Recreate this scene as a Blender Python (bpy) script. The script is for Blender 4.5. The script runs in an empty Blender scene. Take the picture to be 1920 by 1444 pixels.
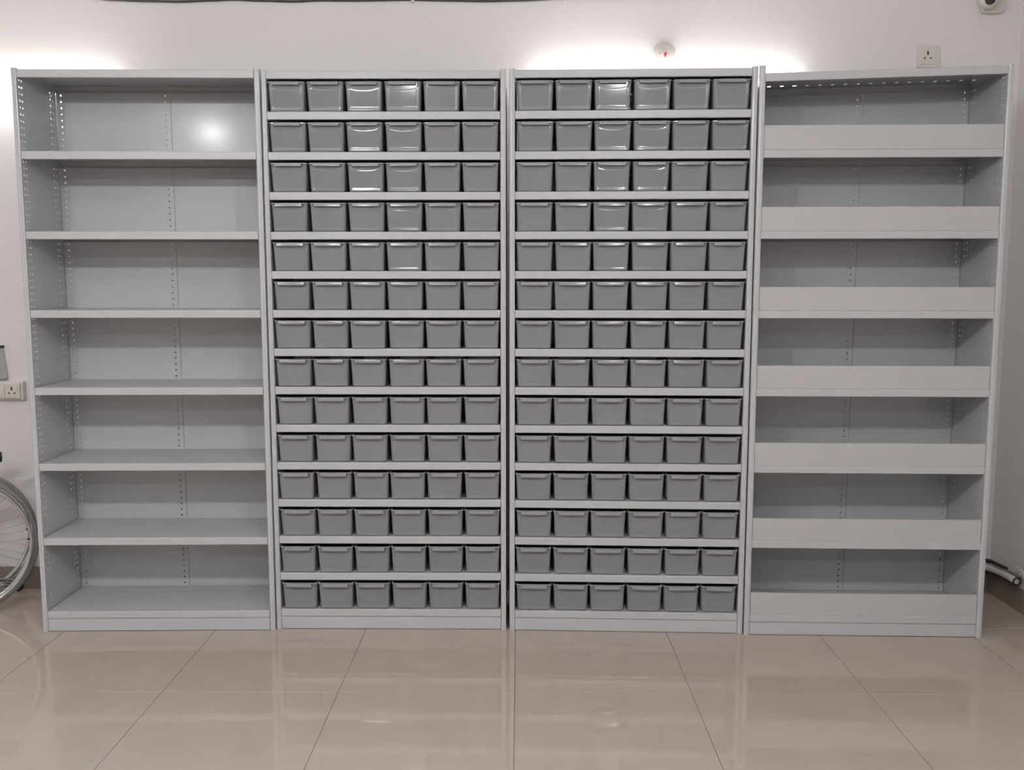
import bpy, math, random
from math import pi, sin, cos, radians
from mathutils import Vector, Matrix
random.seed(7)
S = bpy.context.scene
C = S.collection

# ------------------------------------------------------------------ camera, world, exposure
cam_d = bpy.data.cameras.new('camera')
cam_d.sensor_width = 36.0
cam_d.lens = 1729.2 / 1920 * 36.0
cam_d.clip_start = 0.05
cam = bpy.data.objects.new('camera', cam_d)
C.objects.link(cam)
cam.location = (0.0, -3.5765, 1.3924)
cam.rotation_euler = (pi / 2 - 0.11175, 0, 0.00837)
S.camera = cam

w = bpy.data.worlds.new('world')
S.world = w
w.use_nodes = True
w.node_tree.nodes['Background'].inputs[0].default_value = (0.9, 0.95, 1.0, 1)
w.node_tree.nodes['Background'].inputs[1].default_value = 0.2

S.view_settings.view_transform = 'Standard'
S.view_settings.look = 'None'
S.view_settings.gamma = 1.0
S.view_settings.exposure = 0.0
S.view_settings.use_curve_mapping = False

LAMP = 245.0       # opal ceiling lamps, front row
LAMP2 = 105.0       # rear row
TUBE = 33.0        # wall battens behind the racks
BULBS = [(-2.10, -2.75), (-1.10, -2.75), (0.58, -2.75), (-2.5, -4.6), (-0.95, -4.6), (0.60, -4.6)]  # the rear middle lamp is added to brighten the right wall

# ------------------------------------------------------------------ room dimensions
XL, XR = -5.0, 2.125
YB, YF = 0.492, -7.0
ZC = 2.95


# ------------------------------------------------------------------ helpers
def mat(name, col, rough=0.5, metal=0.0, spec=0.5, noise=0.0, nscale=20.0, bump=0.0, bscale=200.0,
        coat=0.0, emit=None, estr=0.0, alpha=1.0, trans=0.0, rnoise=0.0):
    m = bpy.data.materials.new(name)
    m.use_nodes = True
    nt = m.node_tree
    b = nt.nodes['Principled BSDF']
    b.inputs['Base Color'].default_value = (*col, 1)
    b.inputs['Roughness'].default_value = rough
    b.inputs['Metallic'].default_value = metal
    b.inputs['Specular IOR Level'].default_value = spec
    b.inputs['Coat Weight'].default_value = coat
    b.inputs['Coat Roughness'].default_value = 0.13
    b.inputs['Transmission Weight'].default_value = trans
    b.inputs['Alpha'].default_value = alpha
    if emit:
        b.inputs['Emission Color'].default_value = (*emit, 1)
        b.inputs['Emission Strength'].default_value = estr
    if noise or bump or rnoise:
        tc = nt.nodes.new('ShaderNodeTexCoord')
    if noise or rnoise:
        n = nt.nodes.new('ShaderNodeTexNoise')
        n.inputs['Scale'].default_value = nscale
        n.inputs['Detail'].default_value = 4
        nt.links.new(tc.outputs['Object'], n.inputs['Vector'])
    if noise:
        r = nt.nodes.new('ShaderNodeValToRGB')
        r.color_ramp.elements[0].position = 0.3
        r.color_ramp.elements[1].position = 0.7
        r.color_ramp.elements[0].color = (*[c * (1 - noise) for c in col], 1)
        r.color_ramp.elements[1].color = (*[min(1, c * (1 + noise)) for c in col], 1)
        nt.links.new(n.outputs['Fac'], r.inputs['Fac'])
        nt.links.new(r.outputs['Color'], b.inputs['Base Color'])
    if rnoise:
        mr = nt.nodes.new('ShaderNodeMapRange')
        mr.inputs['To Min'].default_value = max(0, rough - rnoise)
        mr.inputs['To Max'].default_value = rough + rnoise
        nt.links.new(n.outputs['Fac'], mr.inputs['Value'])
        nt.links.new(mr.outputs['Result'], b.inputs['Roughness'])
    if bump:
        n2 = nt.nodes.new('ShaderNodeTexNoise')
        n2.inputs['Scale'].default_value = bscale
        n2.inputs['Detail'].default_value = 3
        nt.links.new(tc.outputs['Object'], n2.inputs['Vector'])
        bp = nt.nodes.new('ShaderNodeBump')
        bp.inputs['Strength'].default_value = bump
        bp.inputs['Distance'].default_value = 0.002
        nt.links.new(n2.outputs['Fac'], bp.inputs['Height'])
        nt.links.new(bp.outputs['Normal'], b.inputs['Normal'])
    return m


M = dict(
    wall=mat('wall_paint', (0.765, 0.738, 0.732), 0.6, noise=0.012, nscale=3, bump=0.05, bscale=60),
    ceiling=mat('ceiling_paint', (0.85, 0.845, 0.84), 0.8, noise=0.01, nscale=2),
    tile=mat('vitrified_tile', (0.44, 0.37, 0.325), 0.04, spec=0.5, noise=0.03, nscale=7),
    grout=mat('grout', (0.13, 0.10, 0.085), 0.8, noise=0.1, nscale=60),
    skirt=mat('skirting_tile', (0.235, 0.195, 0.165), 0.25, noise=0.05, nscale=9),
    steel=mat('powder_coated_steel', (0.49, 0.50, 0.51), 0.30, spec=0.5, coat=0.22, noise=0.012, nscale=5, bump=0.03, bscale=900),
    shelf=mat('powder_coated_shelf', (0.47, 0.48, 0.488), 0.36, spec=0.5, noise=0.012, nscale=5, bump=0.03, bscale=900),
    board=mat('warm_grey_steel', (0.47, 0.46, 0.46), 0.42, spec=0.45, noise=0.012, nscale=4, bump=0.03, bscale=900),
    bin=mat('grey_plastic', (0.225, 0.23, 0.24), 0.075, spec=0.5, noise=0.02, nscale=9, rnoise=0.01),
    rim=mat('grey_plastic_rim', (0.26, 0.266, 0.276), 0.17, spec=0.5),
    white=mat('white_plastic', (0.66, 0.62, 0.58), 0.35),
    dark=mat('dark_hole', (0.02, 0.017, 0.015), 0.6),
    black=mat('black_rubber', (0.018, 0.018, 0.02), 0.45),
    chrome=mat('chrome', (0.75, 0.76, 0.78), 0.12, metal=1.0),
    tyre=mat('grey_tyre', (0.22, 0.22, 0.22), 0.45),
    fabric=mat('black_seat_fabric', (0.03, 0.03, 0.035), 0.85, bump=0.3, bscale=300),
    bulb=mat('lit_lamp', (1, 1, 1), 0.4, emit=(0.985, 0.99, 1.0), estr=LAMP),
    bulb2=mat('lit_rear_lamp', (1, 1, 1), 0.4, emit=(0.985, 0.99, 1.0), estr=LAMP2),
    tube=mat('lit_tube', (1, 1, 1), 0.4, emit=(1.0, 0.965, 0.94), estr=TUBE),
    red=mat('red_wire', (0.45, 0.03, 0.03), 0.4),
    cable=mat('grey_cable', (0.06, 0.055, 0.055), 0.5),
    wrap=mat('white_plastic_wrap', (0.62, 0.58, 0.56), 0.3, bump=0.5, bscale=40),
    clear=mat('clear_plastic', (0.85, 0.85, 0.85), 0.15, trans=0.85),
    lens=mat('camera_lens', (0.03, 0.02, 0.02), 0.08),
)


class MB:
    def __init__(s):
        s.v = []
        s.f = []
        s.sm = []

    def add(s, vs, fs, smooth=False):
        o = len(s.v)
        s.v += [tuple(v) for v in vs]
        s.f += [tuple(i + o for i in f) for f in fs]
        s.sm += [smooth] * len(fs)

    def box(s, x0, x1, y0, y1, z0, z1):
        s.add([(x0, y0, z0), (x1, y0, z0), (x1, y1, z0), (x0, y1, z0), (x0, y0, z1), (x1, y0, z1), (x1, y1, z1), (x0, y1, z1)],
              [(0, 3, 2, 1), (4, 5, 6, 7), (0, 1, 5, 4), (1, 2, 6, 5), (2, 3, 7, 6), (3, 0, 4, 7)])

    def prism(s, prof, z0, z1, axis='z', smooth=False):
        n = len(prof)
        mp = {'z': lambda a, b, c: (a, b, c), 'x': lambda a, b, c: (c, a, b), 'y': lambda a, b, c: (a, c, b)}[axis]
        vs = [mp(a, b, z0) for a, b in prof] + [mp(a, b, z1) for a, b in prof]
        fs = [(i, (i + 1) % n, (i + 1) % n + n, i + n) for i in range(n)]
        s.add(vs, fs, smooth)
        o = len(s.v) - 2 * n
        s.f += [tuple(o + i for i in range(n))[::-1], tuple(o + n + i for i in range(n))]
        s.sm += [False, False]

    def tube(s, pts, r, n=10, closed=False, smooth=True):
        pts = [Vector(p) for p in pts]
        m = len(pts)
        vs = []
        up = None
        for i, p in enumerate(pts):
            a = pts[(i - 1) % m] if (closed or i > 0) else p
            b = pts[(i + 1) % m] if (closed or i < m - 1) else p
            t = (b - a).normalized()
            if up is None:
                up = Vector((0, 0, 1)) if abs(t.z) < 0.9 else Vector((1, 0, 0))
            sx = t.cross(up).normalized()
            up = sx.cross(t).normalized()
            rr = r[i] if isinstance(r, (list, tuple)) else r
            for k in range(n):
                a_ = 2 * pi * k / n
                vs.append(p + sx * rr * cos(a_) + up * rr * sin(a_))
        fs = []
        for i in range(m if closed else m - 1):
            for k in range(n):
                j = (i + 1) % m
                fs.append((i * n + k, i * n + (k + 1) % n, j * n + (k + 1) % n, j * n + k))
        s.add(vs, fs, smooth)
        if not closed:
            o = len(s.v) - m * n
            s.f += [tuple(o + k for k in range(n))[::-1], tuple(o + (m - 1) * n + k for k in range(n))]
            s.sm += [False, False]

    def lathe(s, prof, n=32, loc=(0, 0, 0), axis='z', smooth=True):
        # prof: list of (r, h)
        mp = {'z': lambda a, b, h: (a, b, h), 'y': lambda a, b, h: (a, h, b), 'x': lambda a, b, h: (h, a, b)}[axis]
        vs = []
        for r, h in prof:
            for k in range(n):
                a = 2 * pi * k / n
                q = mp(r * cos(a), r * sin(a), h)
                vs.append((q[0] + loc[0], q[1] + loc[1], q[2] + loc[2]))
        fs = []
        for i in range(len(prof) - 1):
            for k in range(n):
                fs.append((i * n + k, i * n + (k + 1) % n, (i + 1) * n + (k + 1) % n, (i + 1) * n + k))
        s.add(vs, fs, smooth)

    def sheet(s, mp, u0, u1, v0, v1, cols, pitch, vh0, vh1, r, t, side=0.008):
        """flat sheet in (u,v), thickness t, columns of octagonal through holes at u=cols,
        hole centres every `pitch` in v between vh0 and vh1"""
        def rect(a, b, c, d):
            if b - a < 1e-6 or d - c < 1e-6:
                return
            vs = [mp(x, y, wz) for wz in (0, t) for x, y in ((a, c), (b, c), (b, d), (a, d))]
            s.add(vs, [(0, 1, 2, 3), (7, 6, 5, 4), (0, 4, 5, 1), (1, 5, 6, 2), (2, 6, 7, 3), (3, 7, 4, 0)])

        n = int((vh1 - vh0) / pitch + 0.5) + 1
        lo = vh0 - pitch / 2
        hi = vh0 + (n - 0.5) * pitch
        cu = u0
        for c in cols:
            rect(cu, c - side, v0, v1)
            rect(c - side, c + side, v0, lo)
            rect(c - side, c + side, hi, v1)
            for k in range(n):
                vc = vh0 + k * pitch
                out = []
                inn = []
                hp = pitch / 2
                oc = [(side, 0), (side, hp), (0, hp), (-side, hp), (-side, 0), (-side, -hp), (0, -hp), (side, -hp)]
                for q in range(8):
                    a = q * pi / 4
                    out.append((c + oc[q][0], vc + oc[q][1]))
                    inn.append((c + r * cos(a), vc + r * sin(a)))
                vs = []
                for wz in (0, t):
                    vs += [mp(x, y, wz) for x, y in out] + [mp(x, y, wz) for x, y in inn]
                fs = []
                for q in range(8):
                    q2 = (q + 1) % 8
                    fs.append((q, q2, 8 + q2, 8 + q))
                    fs.append((16 + q, 24 + q, 24 + q2, 16 + q2))
                    fs.append((8 + q, 8 + q2, 24 + q2, 24 + q))
                s.add(vs, fs)
            cu = c + side
        rect(cu, u1, v0, v1)

    def mesh(s, name, m):
        me = bpy.data.meshes.new(name)
        me.from_pydata(s.v, [], s.f)
        me.polygons.foreach_set('use_smooth', s.sm)
        me.materials.append(m)
        me.update()
        return me

    def build(s, name, m, parent=None, bevel=0, seg=2):
        o = bpy.data.objects.new(name, s.mesh(name, m))
        C.objects.link(o)
        if parent is not None:
            o.parent = parent
        if bevel:
            b = o.modifiers.new('bevel', 'BEVEL')
            b.width = bevel
            b.segments = seg
            b.limit_method = 'ANGLE'
        return o


def tag(o, label=None, cat=None, group=None, kind=None):
    if label:
        o['label'] = label
    if cat:
        o['category'] = cat
    if group:
        o['group'] = group
    if kind:
        o['kind'] = kind
    return o


def empty(name, loc=(0, 0, 0), rz=0.0):
    o = bpy.data.objects.new(name, None)
    o.empty_display_size = 0.05
    o.location = loc
    o.rotation_euler = (0, 0, rz)
    C.objects.link(o)
    return o


def inst(name, me, parent, loc=(0, 0, 0), rot=(0, 0, 0)):
    o = bpy.data.objects.new(name, me)
    o.parent = parent
    o.location = loc
    o.rotation_euler = rot
    C.objects.link(o)
    return o


# ------------------------------------------------------------------ room shell
b = MB(); b.box(XL - 0.1, XR + 0.1, YB, YB + 0.12, -0.1, ZC); tag(b.build('wall_back', M['wall']), kind='structure')
b = MB(); b.box(XR, XR + 0.12, YF, YB, -0.1, ZC); tag(b.build('wall_right', M['wall']), kind='structure')
b = MB(); b.box(XL - 0.12, XL, YF, YB, -0.1, ZC); tag(b.build('wall_left', M['wall']), kind='structure')
b = MB(); b.box(XL - 0.1, XR + 0.1, YF - 0.12, YF, -0.1, ZC); tag(b.build('wall_front', M['wall']), kind='structure')
b = MB(); b.box(XL - 0.1, XR + 0.1, YF - 0.1, YB + 0.1, ZC, ZC + 0.1); tag(b.build('ceiling', M['ceiling']), kind='structure')

b = MB(); b.box(XL, XR, YF, YB, -0.1, -0.0012)
floor = tag(b.build('floor', M['grout']), kind='structure')
TP, TX0, TY0 = 0.602, -0.016, -0.572
j = 0.0009
tile_cache = {}
for ix in range(-9, 5):
    for iy in range(-12, 3):
        x0, x1 = TX0 + ix * TP, TX0 + (ix + 1) * TP
        y0, y1 = TY0 + iy * TP, TY0 + (iy + 1) * TP
        x0, x1 = max(x0, XL), min(x1, XR)
        y0, y1 = max(y0, YF), min(y1, YB)
        if x1 - x0 < 0.02 or y1 - y0 < 0.02:
            continue
        key = (round(x1 - x0, 4), round(y1 - y0, 4))
        if key not in tile_cache:
            t = MB()
            W_, D_ = key
            e = 0.0012
            vs = [(j, j, -0.011), (W_ - j, j, -0.011), (W_ - j, D_ - j, -0.011), (j, D_ - j, -0.011),
                  (j, j, -0.0006), (W_ - j, j, -0.0006), (W_ - j, D_ - j, -0.0006), (j, D_ - j, -0.0006),
                  (j + e, j + e, 0), (W_ - j - e, j + e, 0), (W_ - j - e, D_ - j - e, 0), (j + e, D_ - j - e, 0)]
            fs = [(0, 3, 2, 1), (8, 9, 10, 11)]
            for a in range(4):
                c_ = (a + 1) % 4
                fs += [(a, c_, 4 + c_, 4 + a), (4 + a, 4 + c_, 8 + c_, 8 + a)]
            t.add(vs, fs)
            tile_cache[key] = t.mesh('tile', M['tile'])
        inst('tile', tile_cache[key], floor, (x0, y0, 0))

# skirting
b = MB(); b.box(XL, XR - 0.0101, YB - 0.010, YB, 0, 0.102)
tag(b.build('baseboard_back', M['skirt'], bevel=0.0015), kind='structure')
b = MB(); b.box(XR - 0.010, XR, YF, YB, 0, 0.102)
tag(b.build('baseboard_right', M['skirt'], bevel=0.0015), kind='structure')
b = MB(); b.box(XL, XL + 0.010, YF, YB - 0.011, 0, 0.102)
tag(b.build('baseboard_left', M['skirt'], bevel=0.0015), kind='structure')

# ------------------------------------------------------------------ shelving units
P, H, W, D, Z0, TPN = 0.15, 2.187, 0.9263, 0.3203, 0.0525, 0.021
LIP = 0.030


def post_mesh():
    # rounded front upright with a shallow groove, local: x 0..TPN, y 0..0.03
    pr = []
    r = 0.007
    for k in range(7):
        a = pi + k * (pi / 2) / 6
        pr.append((r + r * cos(a), r + r * sin(a)))
    pr += [(TPN - 0.0075, 0), (TPN - 0.0068, 0.0012), (TPN - 0.0060, 0.0012), (TPN - 0.0053, 0.0)]
    for k in range(5):
        a = -pi / 2 + k * (pi / 2) / 4
        pr.append((TPN - 0.003 + 0.003 * cos(a), 0.003 + 0.003 * sin(a)))
    pr += [(TPN, 0.016), (TPN - 0.002, 0.016), (TPN - 0.002, 0.020), (0, 0.020)]
    m = MB()
    m.prism(pr, 0, H)
    return m.mesh('post', M['steel'])


def rear_post_mesh():
    m = MB()
    m.prism([(0, 0), (TPN - 0.002, 0), (TPN - 0.002, 0.012), (0, 0.012)], 0, H - 0.01)
    return m.mesh('post', M['steel'])


HZ0 = 0.0525 + 0.0187       # first hole height
HZN = HZ0 + 83 * 0.025


def side_mesh():
    m = MB()
    m.sheet(lambda u, v, t: (t, u, v), 0.0165, D - 0.0125, 0, H - 0.012, [0.0255, 0.0435, 0.2665, 0.2885],
            0.025, HZ0, HZN, 0.0036, 0.0012, side=0.008)
    return m.mesh('side_panel', M['steel'])


SEAM = 0.4845


def back_mesh(u0, u1, cols):
    m = MB()
    m.sheet(lambda u, v, t: (u, D - 0.0055 + t, v), u0, u1, 0.05, H - 0.02, cols, 0.025, HZ0, HZN, 0.0038, 0.0010)
    # folded seam flange
    m.box(u0, u0 + 0.0015, D - 0.0043, D - 0.0005, 0.05, H - 0.02)
    m.box(u1 - 0.0015, u1, D - 0.0043, D - 0.0005, 0.05, H - 0.02)
    return m.mesh('back_panel', M['steel'])


def shelf_mesh(holes=None):
    # origin at front lip, underside of lip; x 0..WI
    WI = W - 2 * TPN - 0.002
    dep = D - 0.010
    m = MB()
    zt = LIP
    # deck
    if holes is None:
        m.box(0, WI, 0.0018, dep, zt - 0.0016, zt)
    else:
        m.sheet(lambda u, v, t: (v, u, zt - 0.0016 + t * 0.5 + 0.0008), 0.0018, dep, 0, WI, holes, 0.05, 0.022, WI - 0.02, 0.0075, 0.0016, side=0.012)
    # front lip with rounded nose, profile in (y,z), extruded along x
    r = 0.003
    pr = [(0.0016, 0.0)]
    pr = [(0.014, 0.0), (0.014, 0.0015), (0.0022, 0.0015), (0.0015, 0.003), (0.0015, zt - 0.0035), (0.003, zt - 0.0017), (0.006, zt - 0.0017), (0.006, zt)]
    for k in range(5):
        a = pi / 2 + k * (pi / 2) / 4
        pr.append((r + r * cos(a), zt - r + r * sin(a)))
    for k in range(5):
        a = pi + k * (pi / 2) / 4
        pr.append((r + r * cos(a), r + r * sin(a)))
    m.prism([(a, b_) for a, b_ in pr], 0, WI, axis='x')
    # rear lip and return
    m.box(0, WI, dep - 0.0015, dep, 0.002, zt)
    m.box(0, WI, dep - 0.015, dep - 0.0015, 0.002, 0.0035)
    # side lips
    m.box(0, 0.0012, 0.004, dep - 0.002, 0.004, zt - 0.0016)
    m.box(WI - 0.0012, WI, 0.004, dep - 0.002, 0.004, zt - 0.0016)
    return m.mesh('shelf', M['shelf'])


def plinth_mesh():
    WI = W - 2 * TPN - 0.002
    m = MB()
    m.box(0, WI, 0.0, 0.0015, 0.0025, Z0 - 0.001)
    m.box(0, WI, 0.0015, 0.012, 0.0025, 0.004)
    m.box(0, WI, 0.0015, 0.012, Z0 - 0.0025, Z0 - 0.001)
    return m.mesh('plinth', M['shelf'])


def board_mesh():
    WI = W - 2 * TPN - 0.004
    m = MB()
    m.box(0, WI, 0.0, 0.0016, 0.0006, 0.089)
    m.box(0, WI, 0.0016, 0.010, 0.0874, 0.089)
    m.box(0, WI, 0.0016, 0.014, 0.0006, 0.0018)
    return m.mesh('retaining_board', M['board'])


PM, RM, SM = post_mesh(), rear_post_mesh(), side_mesh()
BM = [back_mesh(TPN, SEAM - 0.0008, [0.040, 0.463]), back_mesh(SEAM + 0.0008, W - TPN, [0.888])]
SH = shelf_mesh()
SHT = SHB = shelf_mesh([0.25])
PL = plinth_mesh()
BD = board_mesh()

UNITS = [(-1.90575, -0.03733, 0.02393), (-0.97965, 0.0, 0.0), (-0.04003, -0.0075, -0.0310), (0.8855, -0.0470, -0.0240)]
ULAB = ['tall pale grey metal rack with seven open bays and no bins, at the far left',
        'tall pale grey metal rack full of grey bins, left of the two bin racks',
        'tall pale grey metal rack full of grey bins, right of the two bin racks',
        'tall pale grey metal rack with a retaining board along every shelf, at the far right']
roots = []
for i, (ux, uy, ua) in enumerate(UNITS):
    if i == 3:
        ux += 0.004
    r = empty('shelving_unit', (ux, uy, 0), ua)
    tag(r, ULAB[i], 'shelving unit', 'pale grey metal racks in a row')
    roots.append(r)
    # uprights (mirrored by rotating about the mid depth is not possible for the profile: use scale-free flip mesh)
    inst('post', PM, r, (0, 0, 0))
    inst('post', PM, r, (W - TPN, 0, 0))
    inst('post', RM, r, (0, D - 0.012, 0))
    inst('post', RM, r, (W - TPN + 0.002, D - 0.012, 0))
    inst('side_panel', SM, r, (TPN - 0.0034, 0, 0))
    inst('side_panel', SM, r, (W - TPN + 0.002, 0, 0))
    inst('back_panel', BM[0], r)
    inst('back_panel', BM[1], r)
    ks = range(0, 15, 2) if i in (0, 3) else range(0, 15)
    for k in ks:
        z = Z0 + (14 - k) * P
        me = SH
        rot = (0, 0, 0)
        loc = [TPN + 0.001, 0.0035, z]
        if i == 3 and k == 0:
            me = SHT
            WI = W - 2 * TPN - 0.002
            dr = 0.0225
            rot = (0, -math.asin(dr / WI), 0)
            loc[2] = z - dr
            loc[0] += 0.0002
        if i == 3 and k == 14:
            me = SHB
        inst('shelf', me, r, loc, rot)
        if i == 3 and k > 0:
            inst('retaining_board', BD, r, (TPN + 0.002, 0.005, z + LIP))
    inst('plinth', PL, r, (TPN + 0.001, 0.0045, 0))

# ------------------------------------------------------------------ storage bins
BW, BDp, BH = 0.1425, 0.285, 0.109     # overall rim width, depth, height


def sstep(a, b_, x):
    t = max(0.0, min(1.0, (x - a) / (b_ - a)))
    return t * t * (3 - 2 * t)


def bin_body():
    m = MB()
    NF, NC = 46, 7
    ZT = BH - 0.0045

    def section(z, inset, disp):
        q = z / ZT
        hw = (0.0647 + (0.0690 - 0.0647) * q) - inset       # half width
        yf = 0.0125 - 0.0073 * q + inset                     # front (drafted, lower edge further back)
        yb = BDp - 0.014 + 0.008 * q - inset
        rc = max(0.004, 0.011 - inset * 0.5)
        pts = []
        # front from left to right
        for k in range(NF + 1):
            x = -hw + rc + (2 * hw - 2 * rc) * k / NF
            d = 0.0
            if disp:
                ed = hw - 0.002 - abs(x)                    # distance to the side edge
                bz = z - 0.005
                inside = sstep(0.0, 0.014, ed) * sstep(0.0, 0.013, bz)
                arc = ZT * 0.78 + 0.017 * (abs(x) / hw) ** 2.6
                up = sstep(arc - 0.006, arc + 0.006, z)
                d = 0.0016 * inside + 0.0012 * up * sstep(0.0, 0.02, ed)
            pts.append((x, yf + d))
        for (cx, cy, a0) in ((hw - rc, yf + rc, -pi / 2), (hw - rc, yb - rc, 0), (-hw + rc, yb - rc, pi / 2), (-hw + rc, yf + rc, pi)):
            for k in range(1, NC + 1):
                a = a0 + (pi / 2) * k / NC
                if cx < 0 and cy < 0.1 and k == NC:
                    continue
                pts.append((cx + rc * cos(a), cy + rc * sin(a)))
        return [(x, y, z) for x, y in pts]

    rings = []
    fr = 0.005
    for k in range(5):       # bottom fillet
        a = (pi / 2) * (1 - k / 4)
        z = fr - fr * sin(a)
        rings.append(section(z, fr - fr * cos(a) if k < 4 else 0.0, True))
    # correct the fillet: inset shrinks to zero as z rises
    rings = []
    for k in range(5):
        a = (pi / 2) * k / 4
        rings.append(section(fr - fr * cos(a), fr - fr * sin(a), True))
    NR = 44
    for k in range(1, NR + 1):
        rings.append(section(fr + (ZT - fr) * k / NR, 0.0, True))
    # inside
    for z in (ZT, ZT * 0.5, 0.004):
        rings.append(section(z, 0.002, False))
    n = len(rings[0])
    vs = [p for rg in rings for p in rg]
    fs = []
    for i in range(len(rings) - 1):
        for k in range(n):
            fs.append((i * n + k, i * n + (k + 1) % n, (i + 1) * n + (k + 1) % n, (i + 1) * n + k))
    m.add(vs, fs, True)
    m.f.append(tuple(range(n))[::-1]); m.sm.append(False)
    o = (len(rings) - 1) * n
    m.f.append(tuple(o + k for k in range(n))); m.sm.append(False)
    return m.mesh('bin_body', M['bin'])


def rr(hw, y0, y1, rc, z, nc=5):
    pts = []
    for (cx, cy, a0) in ((hw - rc, y0 + rc, -pi / 2), (hw - rc, y1 - rc, 0), (-hw + rc, y1 - rc, pi / 2), (-hw + rc, y0 + rc, pi)):
        for k in range(nc + 1):
            a = a0 + (pi / 2) * k / nc
            pts.append((cx + rc * cos(a), cy + rc * sin(a), z))
    return pts


def bin_rim():
    m = MB()
    hw = BW / 2
    prof = [(0.0035, BH - 0.0050), (0.0, BH - 0.0045), (0.0, BH - 0.0012), (0.0012, BH), (0.0055, BH), (0.0062, BH - 0.001), (0.0062, BH - 0.0050)]
    rings = [rr(hw - a, 0.0015 + a, BDp - 0.003 - a, 0.011 - a * 0.5, z) for a, z in prof]
    n = len(rings[0])
    vs = [p for rg in rings for p in rg]
    L = len(rings)
    fs = []
    for i in range(L):
        for k in range(n):
            j2 = (i + 1) % L
            fs.append((i * n + k, i * n + (k + 1) % n, j2 * n + (k + 1) % n, j2 * n + k))
    m.add(vs, fs, True)
    return m.mesh('rim', M['rim'])


def bin_handle():
    m = MB()
    # curved pull lip: profile in (y,z) swept over x
    NX = 24
    hw = 0.0505
    th = 0.0018

    def prof(q):       # q -1..1
        bow = 0.0015 * (1 - q * q)
        out = [(0.0045, BH - 0.0005), (-0.0045 - bow, BH - 0.0006), (-0.0078 - bow, BH - 0.0022), (-0.0088 - bow, BH - 0.0055), (-0.0094 - bow, BH - 0.0132 - 0.0004 * (1 - q * q))]
        inn = [(0.0045, BH - 0.0030), (-0.0040 - bow, BH - 0.0030), (-0.0058 - bow, BH - 0.0040), (-0.0068 - bow, BH - 0.0062), (-0.0074 - bow, BH - 0.0132 - 0.0004 * (1 - q * q))]
        return out + inn[::-1]

    rings = []
    for k in range(NX + 1):
        q = -1 + 2 * k / NX
        rings.append([(hw * q, y, z) for y, z in prof(q)])
    n = len(rings[0])
    vs = [p for rg in rings for p in rg]
    fs = []
    for i in range(NX):
        for k in range(n):
            fs.append((i * n + k, (i + 1) * n + k, (i + 1) * n + (k + 1) % n, i * n + (k + 1) % n))
    m.add(vs, fs, True)
    m.f += [tuple(range(n))[::-1], tuple(NX * n + k for k in range(n))]
    m.sm += [False, False]
    # end webs
    for sx in (-1, 1):
        x = sx * (hw - 0.001)
        m.box(min(x, x + sx * 0.0015), max(x, x + sx * 0.0015), -0.0085, 0.004, BH - 0.0125, BH - 0.0012)
    me = m.mesh('handle', M['rim'])
    return me


BB, BR, BHm = bin_body(), bin_rim(), bin_handle()
for me in (BB, BR, BHm):
    try:
        me.set_sharp_from_angle(angle=radians(40))
    except Exception:
        pass
ORD = ['top', 'second', 'third', 'fourth', 'fifth', 'sixth', 'seventh', 'eighth', 'ninth', 'tenth', 'eleventh', 'twelfth', 'thirteenth', 'bottom']
COL = ['first from left', 'second from left', 'third from left', 'third from right', 'second from right', 'rightmost']
FWD = {(1, 6, 2): 0.010, (2, 4, 4): 0.010, (1, 12, 1): 0.004, (1, 12, 2): 0.004, (1, 4, 1): 0.003}
pitchx = (W - 2 * TPN - 0.004) / 6
for u in (1, 2):
    R = roots[u]
    ux, uy, ua = UNITS[u]
    for row in range(14):
        zb = Z0 + (13 - row) * P + LIP + 0.0004
        for c in range(6):
            lx = TPN + 0.002 + pitchx * (c + 0.5) + random.uniform(-0.0016, 0.0016)
            ly = -0.001 + random.uniform(-0.0025, 0.0015) - FWD.get((u, row, c), 0.0)
            wx = ux + lx * cos(ua) - ly * sin(ua)
            wy = uy + lx * sin(ua) + ly * cos(ua)
            rz = ua + radians(random.uniform(-0.35, 0.35))
            e = empty('storage_bin', (wx, wy, zb), rz)
            rn = ORD[row] + ' row' + (' from top' if 0 < row < 13 else '')
            tag(e, f"grey plastic bin in {'left' if u == 1 else 'right'} bin rack, {rn}, {COL[c]}", 'bin',
                'grey bins in the left bin rack' if u == 1 else 'grey bins in the right bin rack')
            inst('bin_body', BB, e)
            inst('rim', BR, e)
            inst('handle', BHm, e)


# ------------------------------------------------------------------ wall tube lights behind the racks
def tube_light(x0, x1, z, label):
    r = empty('tube_light', ((x0 + x1) / 2, YB, z))
    tag(r, label, 'light', 'tube lights on the back wall')
    L = (x1 - x0) / 2
    m = MB(); m.box(-L, L, -0.022, -0.0005, -0.009, 0.009)
    m.build('housing', M['white'], r, bevel=0.002)
    m = MB()
    m.tube([(-L + 0.012, -0.036, 0), (L - 0.012, -0.036, 0)], 0.013, n=16)
    m.build('tube', M['tube'], r)
    for sx in (-1, 1):
        m = MB(); m.box(min(sx * L, sx * (L - 0.012)), max(sx * L, sx * (L - 0.012)), -0.050, -0.020, -0.013, 0.013)
        m.build('end_cap', M['white'], r, bevel=0.002)


tube_light(-2.88, -1.72, 2.205, 'white wall tube light glowing behind the top of the far left rack')
tube_light(0.05, 1.19, 2.222, 'white wall tube light glowing behind the tops of the two right racks')

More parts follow.
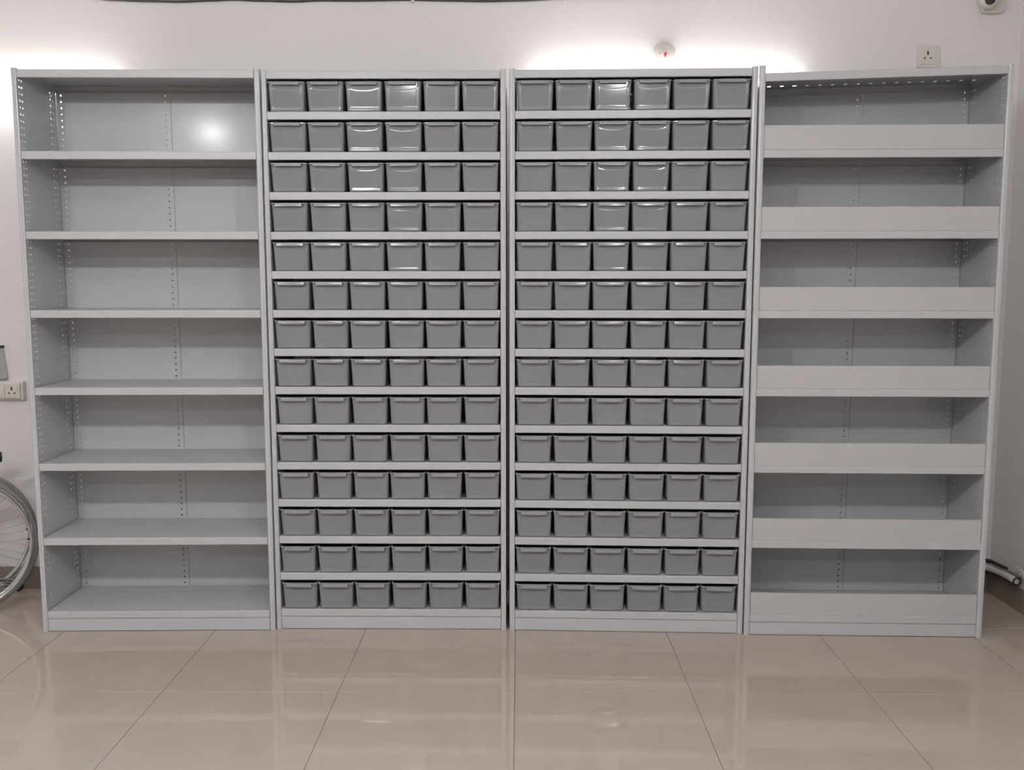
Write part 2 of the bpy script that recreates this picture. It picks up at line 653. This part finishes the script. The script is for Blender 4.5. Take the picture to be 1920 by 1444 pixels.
# ceiling bulbs, with an added fill lamp in the rear middle
for n_, (bx, by) in enumerate(BULBS):
    r = empty('pendant_bulb', (bx, by, ZC))
    where = ['front left', 'front middle', 'front right', 'rear left', 'added fill, rear middle', 'rear right'][n_]
    tag(r, f'lit flattened opal globe lamp hanging from the ceiling, {where} of the six', 'lamp', 'globe bulbs on the ceiling')
    m = MB(); m.lathe([(0.0, -0.0005), (0.045, -0.0005), (0.045, -0.012), (0.01, -0.022), (0.0, -0.022)], 24)
    m.build('ceiling_rose', M['white'], r)
    m = MB(); m.tube([(0, 0, -0.02), (0, 0, -0.40)], 0.004, n=8)
    m.build('cord', M['white'], r)
    m = MB(); m.lathe([(0.0, -0.395), (0.018, -0.397), (0.02, -0.442), (0.0, -0.444)], 20)
    m.build('lamp_holder', M['white'], r)
    m = MB()
    m.lathe([(0.085 * sin(pi * k / 12) + 1e-5, -0.482 + 0.042 * cos(pi * k / 12)) for k in range(13)], 28)
    m.build('globe', M['bulb'] if n_ < 3 else M['bulb2'], r)


# ------------------------------------------------------------------ sockets, switchboard, junction box, security camera
def pin_holes(r, cx, cz, y):
    k = 0
    for dx, dz, rad in ((0, 0.014, 0.0044), (0, 0.0065, 0.0040), (-0.0125, -0.010, 0.0038), (0.0125, -0.010, 0.0038)):
        m = MB()
        m.lathe([(0.0001, y - 0.0004), (rad, y - 0.0004), (rad, y + 0.002)], 14, loc=(cx + dx, 0, cz + dz), axis='y')
        m.build('pin_hole', M['dark'], r)


def rounded_plate(m, x0, x1, z0, z1, y0, y1, rc=0.006):
    pts = []
    for (cx, cz, a0) in ((x1 - rc, z0 + rc, -pi / 2), (x1 - rc, z1 - rc, 0), (x0 + rc, z1 - rc, pi / 2), (x0 + rc, z0 + rc, pi)):
        for k in range(6):
            a = a0 + (pi / 2) * k / 5
            pts.append((cx + rc * cos(a), cz + rc * sin(a)))
    m.prism(pts, y0, y1, axis='y')


r = empty('wall_socket', (1.733, YB, 2.342))
tag(r, 'square white three-pin wall socket above the far right rack', 'socket')
m = MB(); rounded_plate(m, -0.046, 0.046, -0.046, 0.046, -0.011, -0.0003)
m.build('cover_plate', M['white'], r, bevel=0.002)
m = MB(); rounded_plate(m, -0.031, 0.027, -0.034, 0.030, -0.0135, -0.0109, rc=0.004)
m.build('socket_insert', M['white'], r, bevel=0.0008)
pin_holes(r, -0.004, 0.002, -0.0135)

r = empty('switchboard', (-2.31, YB, 0.912))
tag(r, 'white wall switchboard with rocker switches and one socket, left of the racks', 'switchboard')
m = MB(); rounded_plate(m, -0.18, 0.110, -0.040, 0.040, -0.030, -0.0003, rc=0.004)
m.build('back_box', M['white'], r, bevel=0.002)
m = MB(); rounded_plate(m, -0.174, 0.100, -0.034, 0.034, -0.040, -0.0301, rc=0.006)
m.build('cover_plate', M['white'], r, bevel=0.003)
for k in range(5):
    m = MB(); x = 0.012 - 0.0245 * k
    m.prism([(-0.0405, -0.026), (-0.0430, -0.026), (-0.0455, 0.002), (-0.0420, 0.026), (-0.0405, 0.026)], x, x + 0.0225, axis='x')
    m.build('rocker_switch', M['white'], r, bevel=0.0006)
m = MB(); rounded_plate(m, 0.038, 0.092, -0.028, 0.028, -0.0418, -0.0401, rc=0.003)
m.build('socket_insert', M['white'], r, bevel=0.0006)
pin_holes(r, 0.066, 0.0, -0.0418)

r = empty('junction_box', (0.612, YB, 2.352))
tag(r, 'round white junction box with a short red wire end, above the right bin rack', 'junction box')
m = MB(); m.lathe([(0.0001, -0.0003), (0.050, -0.0003), (0.050, -0.016), (0.047, -0.021), (0.04, -0.024), (0.0001, -0.025)], 40, axis='y')
m.build('box_body', M['white'], r)
m = MB(); m.tube([(0.003, -0.024, 0.004), (0.004, -0.034, 0.0), (0.001, -0.040, -0.008), (-0.001, -0.040, -0.018)], [0.002, 0.0045, 0.005, 0.002], n=10)
m.build('wire_end', M['red'], r)
m = MB(); m.lathe([(0.0001, -0.0266), (0.0022, -0.0264), (0.0022, -0.0240)], 12, loc=(-0.0200, 0, 0.002), axis='y')
m.build('screw', M['dark'], r)

r = empty('security_camera', (1.995, YB, 2.555))
tag(r, 'small white wall-mounted security camera with dark lens, in the top right corner', 'security camera')
m = MB()
rounded_plate(m, -0.055, 0.045, -0.040, 0.060, -0.024, -0.0003, rc=0.022)
m.build('base', M['white'], r, bevel=0.006, seg=3)
m = MB(); m.lathe([(0.0001, 0.0)] + [(0.040 * sin(pi * k / 16) + 1e-5, 0.040 * cos(pi * k / 16)) for k in range(1, 17)], 32)
me = m.build('ball_housing', M['white'], r); me.location = (-0.040, -0.052, 0.006)
m = MB(); m.lathe([(0.0001, -0.0935), (0.012, -0.0925), (0.019, -0.089), (0.021, -0.083), (0.021, -0.076)], 28, loc=(-0.048, 0, -0.002), axis='y')
m.build('lens', M['lens'], r)
m = MB(); m.lathe([(0.0001, -0.0262), (0.003, -0.026), (0.003, -0.0235)], 12, loc=(-0.044, 0, -0.019), axis='y')
m.build('screw', M['dark'], r)

# sagging cable along the top of the back wall with white clips
pts = []
ctrl = [(-1.86, 2.600), (-1.74, 2.583), (-1.6, 2.5775), (-1.45, 2.5745), (-1.30, 2.5795), (-1.22, 2.583), (-1.1, 2.578), (-0.96, 2.574), (-0.85, 2.5785), (-0.7, 2.5775), (-0.46, 2.5805),
        (-0.35, 2.5775), (-0.15, 2.5735), (0.0, 2.576), (0.19, 2.5835), (0.4, 2.590), (0.8, 2.598)]
for a, c_ in zip(ctrl[:-1], ctrl[1:]):
    for q in range(4):
        t = q / 4
        t2 = t * t * (3 - 2 * t)
        pts.append((a[0] + (c_[0] - a[0]) * t, YB - 0.006, a[1] + (c_[1] - a[1]) * t2))
pts.append((ctrl[-1][0], YB - 0.006, ctrl[-1][1]))
m = MB(); m.tube(pts, 0.0052, n=10)
r = m.build('electric_cable', M['cable'])
tag(r, 'thin dark cable sagging along the top of the back wall', 'cable')
for (cx, cz) in ((-0.455, 2.5805), (0.190, 2.5835)):
    m = MB()
    m.prism([(cx - 0.008, cz + 0.008), (cx - 0.008, cz - 0.002), (cx - 0.0035, cz - 0.014), (cx + 0.0035, cz - 0.014), (cx + 0.008, cz - 0.002), (cx + 0.008, cz + 0.008)], YB - 0.0125, YB - 0.0004, axis='y')
    m.build('cable_clip', M['white'], r)

# ------------------------------------------------------------------ wrapped pipe in the right corner
r = empty('wrapped_pipe', (2.0, 0.40, 0.125))
tag(r, 'white plastic-wrapped pipe with black strips beside it, along the skirting in the right corner', 'pipe')


def loc_(p):
    return (p[0] - 2.0, p[1] - 0.40, p[2] - 0.125)


pp = [(1.80, 0.458, 0.128), (1.95, 0.458, 0.127), (2.03, 0.456, 0.127), (2.072, 0.440, 0.127), (2.088, 0.405, 0.128), (2.092, 0.36, 0.130), (2.094, 0.30, 0.135), (2.094, 0.25, 0.137), (2.092, 0.212, 0.138)]
m = MB(); m.tube([loc_(p) for p in pp], [0.013, 0.013, 0.0135, 0.014, 0.014, 0.0125, 0.014, 0.015, 0.014], n=14)
m.build('sleeve', M['wrap'], r)
m = MB(); m.tube([loc_((x - 0.002, y - 0.006, z - 0.0165)) for x, y, z in pp], 0.0036, n=8)  # thin black strip following the underside of the sleeve
m.build('lower_black_strip', M['black'], r)
m = MB(); m.tube([loc_(p) for p in [(1.80, 0.480, 0.152), (1.98, 0.480, 0.152), (2.06, 0.474, 0.152), (2.100, 0.440, 0.153), (2.114, 0.37, 0.152), (2.116, 0.30, 0.158), (2.116, 0.25, 0.162)]],
                  [0.0085, 0.0085, 0.0085, 0.009, 0.007, 0.004, 0.002], n=10)  # black strip above the sleeve, thinning out along the right wall
m.build('upper_black_strip', M['black'], r)
cx, cy, cz = 2.092, 0.203, 0.138
m = MB()
m.tube([loc_((cx + 0.004 * cos(a), cy - 0.004, cz + 0.0155 * sin(a))) for a in [0]] * 0 or
       [loc_((cx + 0.0145 * cos(2 * pi * k / 20), cy, cz + 0.0165 * sin(2 * pi * k / 20))) for k in range(20)], 0.0034, n=8, closed=True)
m.build('end_ring', M['black'], r)
# crumpled loose wrap above the pipe
m = MB()
nu, nv = 14, 6
vs = []
for a in range(nu + 1):
    for c_ in range(nv + 1):
        y = 0.30 - 0.13 * a / nu
        z = 0.150 + 0.045 * c_ / nv * (0.55 + 0.45 * sin(pi * a / nu))
        x = XR - 0.012 - 0.009 * (1 + sin(a * 2.1 + c_ * 1.3)) * (0.35 + 0.65 * sin(pi * c_ / nv)) + 0.0
        vs.append(loc_((x, y, z)))
fs = [(a * (nv + 1) + c_, (a + 1) * (nv + 1) + c_, (a + 1) * (nv + 1) + c_ + 1, a * (nv + 1) + c_ + 1) for a in range(nu) for c_ in range(nv)]
m.add(vs, fs, True)
o = m.build('loose_wrap', M['wrap'], r)
so = o.modifiers.new('thick', 'SOLIDIFY'); so.thickness = 0.0012

# ------------------------------------------------------------------ plastic pouch hanging left of the racks
r = empty('hanging_pouch', (-2.300, YB, 1.10))
tag(r, 'narrow clear plastic pouch hanging from a black peg, above the switchboard at the left edge', 'pouch')
m = MB(); m.tube([(0.008, -0.0005, 0.006), (0.008, -0.025, 0.006)], 0.006, n=12)
m.build('peg', M['black'], r)
m = MB()
out = []
prof = [(-0.0035, 0.0), (0.012, 0.0), (0.017, -0.04), (0.023, -0.09), (0.026, -0.132), (0.02, -0.137), (-0.062, -0.142), (-0.066, -0.136), (-0.05, -0.05), (-0.012, 0.0)]
m.prism([(a, b_) for a, b_ in prof], -0.020, -0.012, axis='y')
m.build('pouch', M['clear'], r, bevel=0.003)
m = MB(); m.tube([(-0.064, -0.016, -0.139), (-0.02, -0.016, -0.1425), (0.018, -0.016, -0.139), (0.026, -0.016, -0.133)], 0.0017, n=6)
m.build('hem', M['cable'], r)


# ------------------------------------------------------------------ wheelchair, mostly beyond the left edge
wc = empty('wheelchair', (-2.455, 0.105, 0), radians(30))
tag(wc, 'folded wheelchair with chrome hand rim and grey tyre, standing left of the racks', 'wheelchair')
WX, WZ = 0.120, 0.3025


def circ(cx, cz, y, R, n=72):
    return [(cx + R * cos(2 * pi * k / n), y, cz + R * sin(2 * pi * k / n)) for k in range(n)]


for yy, so_ in ((-0.055, -1), (0.095, 1)):
    m = MB()
    # tyre: flattened torus
    n, k2 = 72, 12
    vs = []
    for a in range(n):
        A = 2 * pi * a / n
        for q in range(k2):
            B = 2 * pi * q / k2
            rad = 0.292 + 0.010 * cos(B)
            vs.append((WX + rad * cos(A), yy + 0.011 * sin(B), WZ + rad * sin(A)))
    fs = [(a * k2 + q, a * k2 + (q + 1) % k2, ((a + 1) % n) * k2 + (q + 1) % k2, ((a + 1) % n) * k2 + q) for a in range(n) for q in range(k2)]
    m.add(vs, fs, True)
    wh = m.build('wheel', M['tyre'], wc)
    m = MB(); m.tube(circ(WX, WZ, yy, 0.270), 0.007, n=8, closed=True)
    m.build('wheel_rim', M['chrome'], wh)
    m = MB(); m.tube(circ(WX, WZ, yy + so_ * 0.032, 0.272), 0.0065, n=10, closed=True)
    m.build('hand_rim', M['chrome'], wh)
    for q in range(6):
        A = 2 * pi * q / 6
        m = MB(); m.tube([(WX + 0.270 * cos(A), yy + so_ * 0.004, WZ + 0.270 * sin(A)), (WX + 0.258 * cos(A), yy + so_ * 0.016, WZ + 0.258 * sin(A)), (WX + 0.270 * cos(A), yy + so_ * 0.030, WZ + 0.270 * sin(A))], 0.0028, n=6)
        m.build('rim_bracket', M['black'], wh)
    m = MB(); m.tube([(WX, yy - 0.025, WZ), (WX, yy + 0.025, WZ)], 0.02, n=16)
    hub = m.build('hub', M['chrome'], wh)
    for q in range(24):
        A = 2 * pi * q / 24
        A2 = A + (0.9 if q % 2 else -0.9)
        m = MB(); m.tube([(WX + 0.018 * cos(A2), yy + 0.018 * (1 if q % 2 else -1), WZ + 0.018 * sin(A2)), (WX + 0.266 * cos(A), yy, WZ + 0.266 * sin(A))], 0.0009, n=5)
        m.build('spoke', M['chrome'], wh)
# frame
for yy in (-0.022, 0.062):
    m = MB()
    m.tube([(0.10, yy, 0.30), (0.10, yy, 0.61), (0.11, yy, 0.638), (0.14, yy, 0.65), (0.24, yy, 0.65)], 0.011, n=12)
    fr_ = m.build('back_tube', M['chrome'], wc)
    m = MB(); m.tube([(0.235, yy, 0.65), (0.245, yy, 0.6515), (0.296, yy, 0.6515), (0.302, yy, 0.651)], [0.013, 0.016, 0.0165, 0.011], n=14)
    m.build('grip', M['black'], wc)
    m = MB(); m.tube([(0.10, yy, 0.32), (0.0, yy, 0.45), (-0.30, yy, 0.47), (-0.36, yy, 0.40), (-0.40, yy, 0.12)], 0.011, n=12)
    m.build('frame_tube', M['chrome'], wc)
    m = MB(); m.tube([(0.10, yy, 0.60), (-0.05, yy, 0.62), (-0.22, yy, 0.62), (-0.25, yy, 0.58), (-0.25, yy, 0.46)], 0.010, n=12)
    m.build('armrest', M['black'], wc)
    m = MB(); m.tube([(0.05, yy, 0.36), (0.08, yy, 0.14), (0.20, yy, 0.115), (0.325, yy, 0.090)], 0.010, n=12)
    m.build('anti_tip_tube', M['chrome'], wc)
    m = MB(); m.lathe([(0.0001, -0.010), (0.017, -0.010), (0.021, -0.005), (0.021, 0.005), (0.017, 0.010), (0.0001, 0.010)], 24, loc=(0.333, yy + 0.02, 0.082), axis='y')
    m.build('anti_tip_wheel', M['black'], wc)
    m = MB(); m.lathe([(0.0001, -0.014), (0.060, -0.014), (0.070, -0.008), (0.070, 0.008), (0.060, 0.014), (0.0001, 0.014)], 28, loc=(-0.36, yy, 0.0705), axis='y')
    m.build('caster', M['black'], wc)
m = MB(); m.tube([(0.0, -0.022, 0.44), (-0.02, 0.062, 0.14)], 0.010, n=10); m.tube([(0.0, 0.062, 0.44), (-0.02, -0.022, 0.14)], 0.010, n=10)
m.build('cross_brace', M['chrome'], wc)
m = MB()
nu = 10
vs = []
for a in range(nu + 1):
    y = -0.022 + 0.084 * a / nu
    sg = 0.06 * (1 - (2 * a / nu - 1) ** 2)
    vs += [(0.09, y, 0.46 - sg), (-0.30, y, 0.47 - sg)]
fs = [(2 * a, 2 * a + 2, 2 * a + 3, 2 * a + 1) for a in range(nu)]
m.add(vs, fs, True)
o = m.build('seat', M['fabric'], wc); q = o.modifiers.new('thick', 'SOLIDIFY'); q.thickness = 0.004
m = MB()
vs = []
for a in range(nu + 1):
    y = -0.022 + 0.084 * a / nu
    sg = 0.05 * (1 - (2 * a / nu - 1) ** 2)
    vs += [(0.10 + sg, y, 0.46), (0.10 + sg, y, 0.66)]
m.add(vs, fs, True)
o = m.build('backrest', M['fabric'], wc); q = o.modifiers.new('thick', 'SOLIDIFY'); q.thickness = 0.004
m = MB()
m.tube([(0.16, -0.02, 0.33), (0.20, -0.025, 0.36), (0.240, -0.03, 0.392), (0.246, -0.03, 0.400), (0.240, -0.03, 0.405), (0.232, -0.03, 0.385), (0.232, -0.03, 0.355), (0.22, -0.03, 0.325), (0.18, -0.025, 0.30)], 0.003, n=8)
m.build('brake_cable', M['black'], wc)
